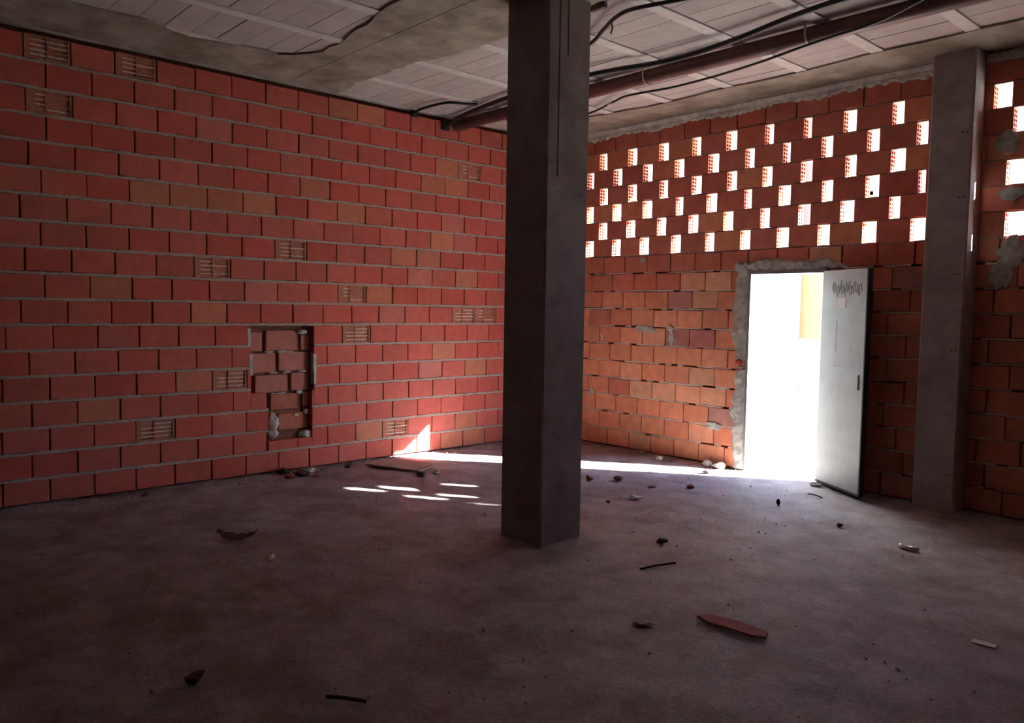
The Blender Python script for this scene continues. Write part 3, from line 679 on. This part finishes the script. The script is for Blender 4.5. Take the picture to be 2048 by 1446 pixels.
# loose grit on the floor: nobody could count it
taken = []
for o in COL.objects:
    if o.get('category') and o.parent is None and o.type == 'MESH' and o.location.z < 0.2 and len(o.data.vertices):
        c_, s_ = math.cos(o.rotation_euler.z), math.sin(o.rotation_euler.z)
        P_ = [(o.location.x+v.co.x*c_-v.co.y*s_, o.location.y+v.co.x*s_+v.co.y*c_) for v in o.data.vertices]
        taken.append((min(p[0] for p in P_)-0.015, max(p[0] for p in P_)+0.015, min(p[1] for p in P_)-0.015, max(p[1] for p in P_)+0.015))
mb = MB()
for k in range(1900):
    u = R.random()
    if u < 0.35: x, y = abs(R.gauss(0, 0.12))+0.01, R.uniform(-9.5, -0.1)
    elif u < 0.5: x, y = R.uniform(0.1, 9), -abs(R.gauss(0, 0.12))-0.01
    else: x, y = R.uniform(0.2, 10), R.uniform(-9, -0.2)
    if DX0 < x < DX1+0.5 and y > -0.5: continue
    if any(a < x < b and c < y < d for a, b, c, d in taken): continue
    r = R.uniform(0.003, 0.011)*(1.3 if u < 0.5 else 1); a = R.uniform(0, 6.3); k0 = len(mb.v)
    mb.v += [(x+r*math.cos(a+q*2.09), y+r*math.sin(a+q*2.09), -0.004) for q in range(3)]+[(x+R.uniform(-r, r)*0.5, y+R.uniform(-r, r)*0.5, r*R.uniform(0.6, 1.1))]
    mb.f += [(k0, k0+1, k0+3), (k0+1, k0+2, k0+3), (k0+2, k0, k0+3)]
mb.build('grit', mat('grit', (0.33, 0.28, 0.26), 0.95, var=0.4, scale=5), None, kind='stuff', label='loose grit and mortar crumbs scattered over the floor', cat='grit')

# ================================================================ the yard outside
def building(x0, x1, y0, y1, h, m, label, wins):
    b = add('building', None, None, (x0, y0, -0.05), label=label, cat='building')
    MB().box((0, 0, 0), (x1-x0, y1-y0, h)).build('wall', m, b)
    MB().box((-0.3, -0.3, h), (x1-x0+0.3, y1-y0+0.3, h+0.25)).build('roof', M_white, b)
    for (wx, wz) in wins:
        f = MB().box((wx-0.65, -0.06, wz-0.75), (wx+0.65, 0.02, wz-0.68)).box((wx-0.65, -0.06, wz+0.68), (wx+0.65, 0.02, wz+0.75)).box((wx-0.65, -0.06, wz-0.75), (wx-0.58, 0.02, wz+0.75)).box((wx+0.58, -0.06, wz-0.75), (wx+0.65, 0.02, wz+0.75)).build('window', M_white, b)
        MB().box((wx-0.58, -0.02, wz-0.68), (wx+0.58, 0.01, wz+0.68)).build('pane', M_glass, f)
    return b
M_shut = mat('pale_green_shutter', (0.42, 0.60, 0.52), 0.7, var=0.05, scale=4)
hb = building(-2.8, 5.6, 9.0, 17.0, 7.4, M_cream, 'tall cream house with white plinth and green shutters facing the doorway', [(3.35, 4.75), (6.4, 4.75), (6.4, 2.2)])
MB().box((-0.02, -0.04, 3.0), (8.42, 0.0, 7.4)).build('upper_wall', mat('cream_render', (0.42, 0.37, 0.28), 0.9), hb)
MB().box((-0.03, -0.06, 0), (8.43, 0.0, 1.09)).build('plinth', M_white, hb)
for wx in (2.35, 4.35, 5.4, 7.4):
    MB().box((wx-0.32, -0.09, 3.98), (wx+0.32, -0.03, 5.52)).build('shutter', M_shut, hb)
building(-9.0, -1.3, 2.4, 8.6, 6.8, M_cool, 'sunlit grey block left of the cream house across the yard', [(3.0, 2.2), (5.5, 2.2), (3.0, 5.2), (5.5, 5.2)])
def tree(x, y, h, r, label, seed):
    t = add('tree', None, None, (x, y, -0.05), label=label, cat='tree', group=None)
    MB().tube([(0, 0, 0), (0.05, 0, h*0.35), (0.0, 0.05, h*0.7)], [0.16, 0.12, 0.06], 8).build('trunk', M_bark, t)
    rr = random.Random(seed); mb = MB()
    for k in range(2200):
        d = Vector((rr.gauss(0, 1), rr.gauss(0, 1), rr.gauss(0, 1))).normalized()*r*(0.55+0.45*rr.random()); c = Vector((d.x, d.y, h*0.72+d.z*0.8)); s = rr.uniform(0.14, 0.28)
        a = Vector((rr.gauss(0, 1), rr.gauss(0, 1), rr.gauss(0, 1))).normalized(); b = a.cross(Vector((0.3, 0.5, 0.8))).normalized(); q = len(mb.v)
        mb.v += [tuple(c+a*s), tuple(c+b*s*0.6), tuple(c-a*s), tuple(c-b*s*0.6)]; mb.f.append((q, q+1, q+2, q+3))
    mb.build('crown', M_leaf, t, kind='stuff')

tree(9.0, 13.0, 9.5, 2.4, 'leafy tree next to the cream house in the yard', 2)
tree(14.6, 15.0, 10.5, 2.6, 'farthest leafy tree at the right end of the yard', 3)
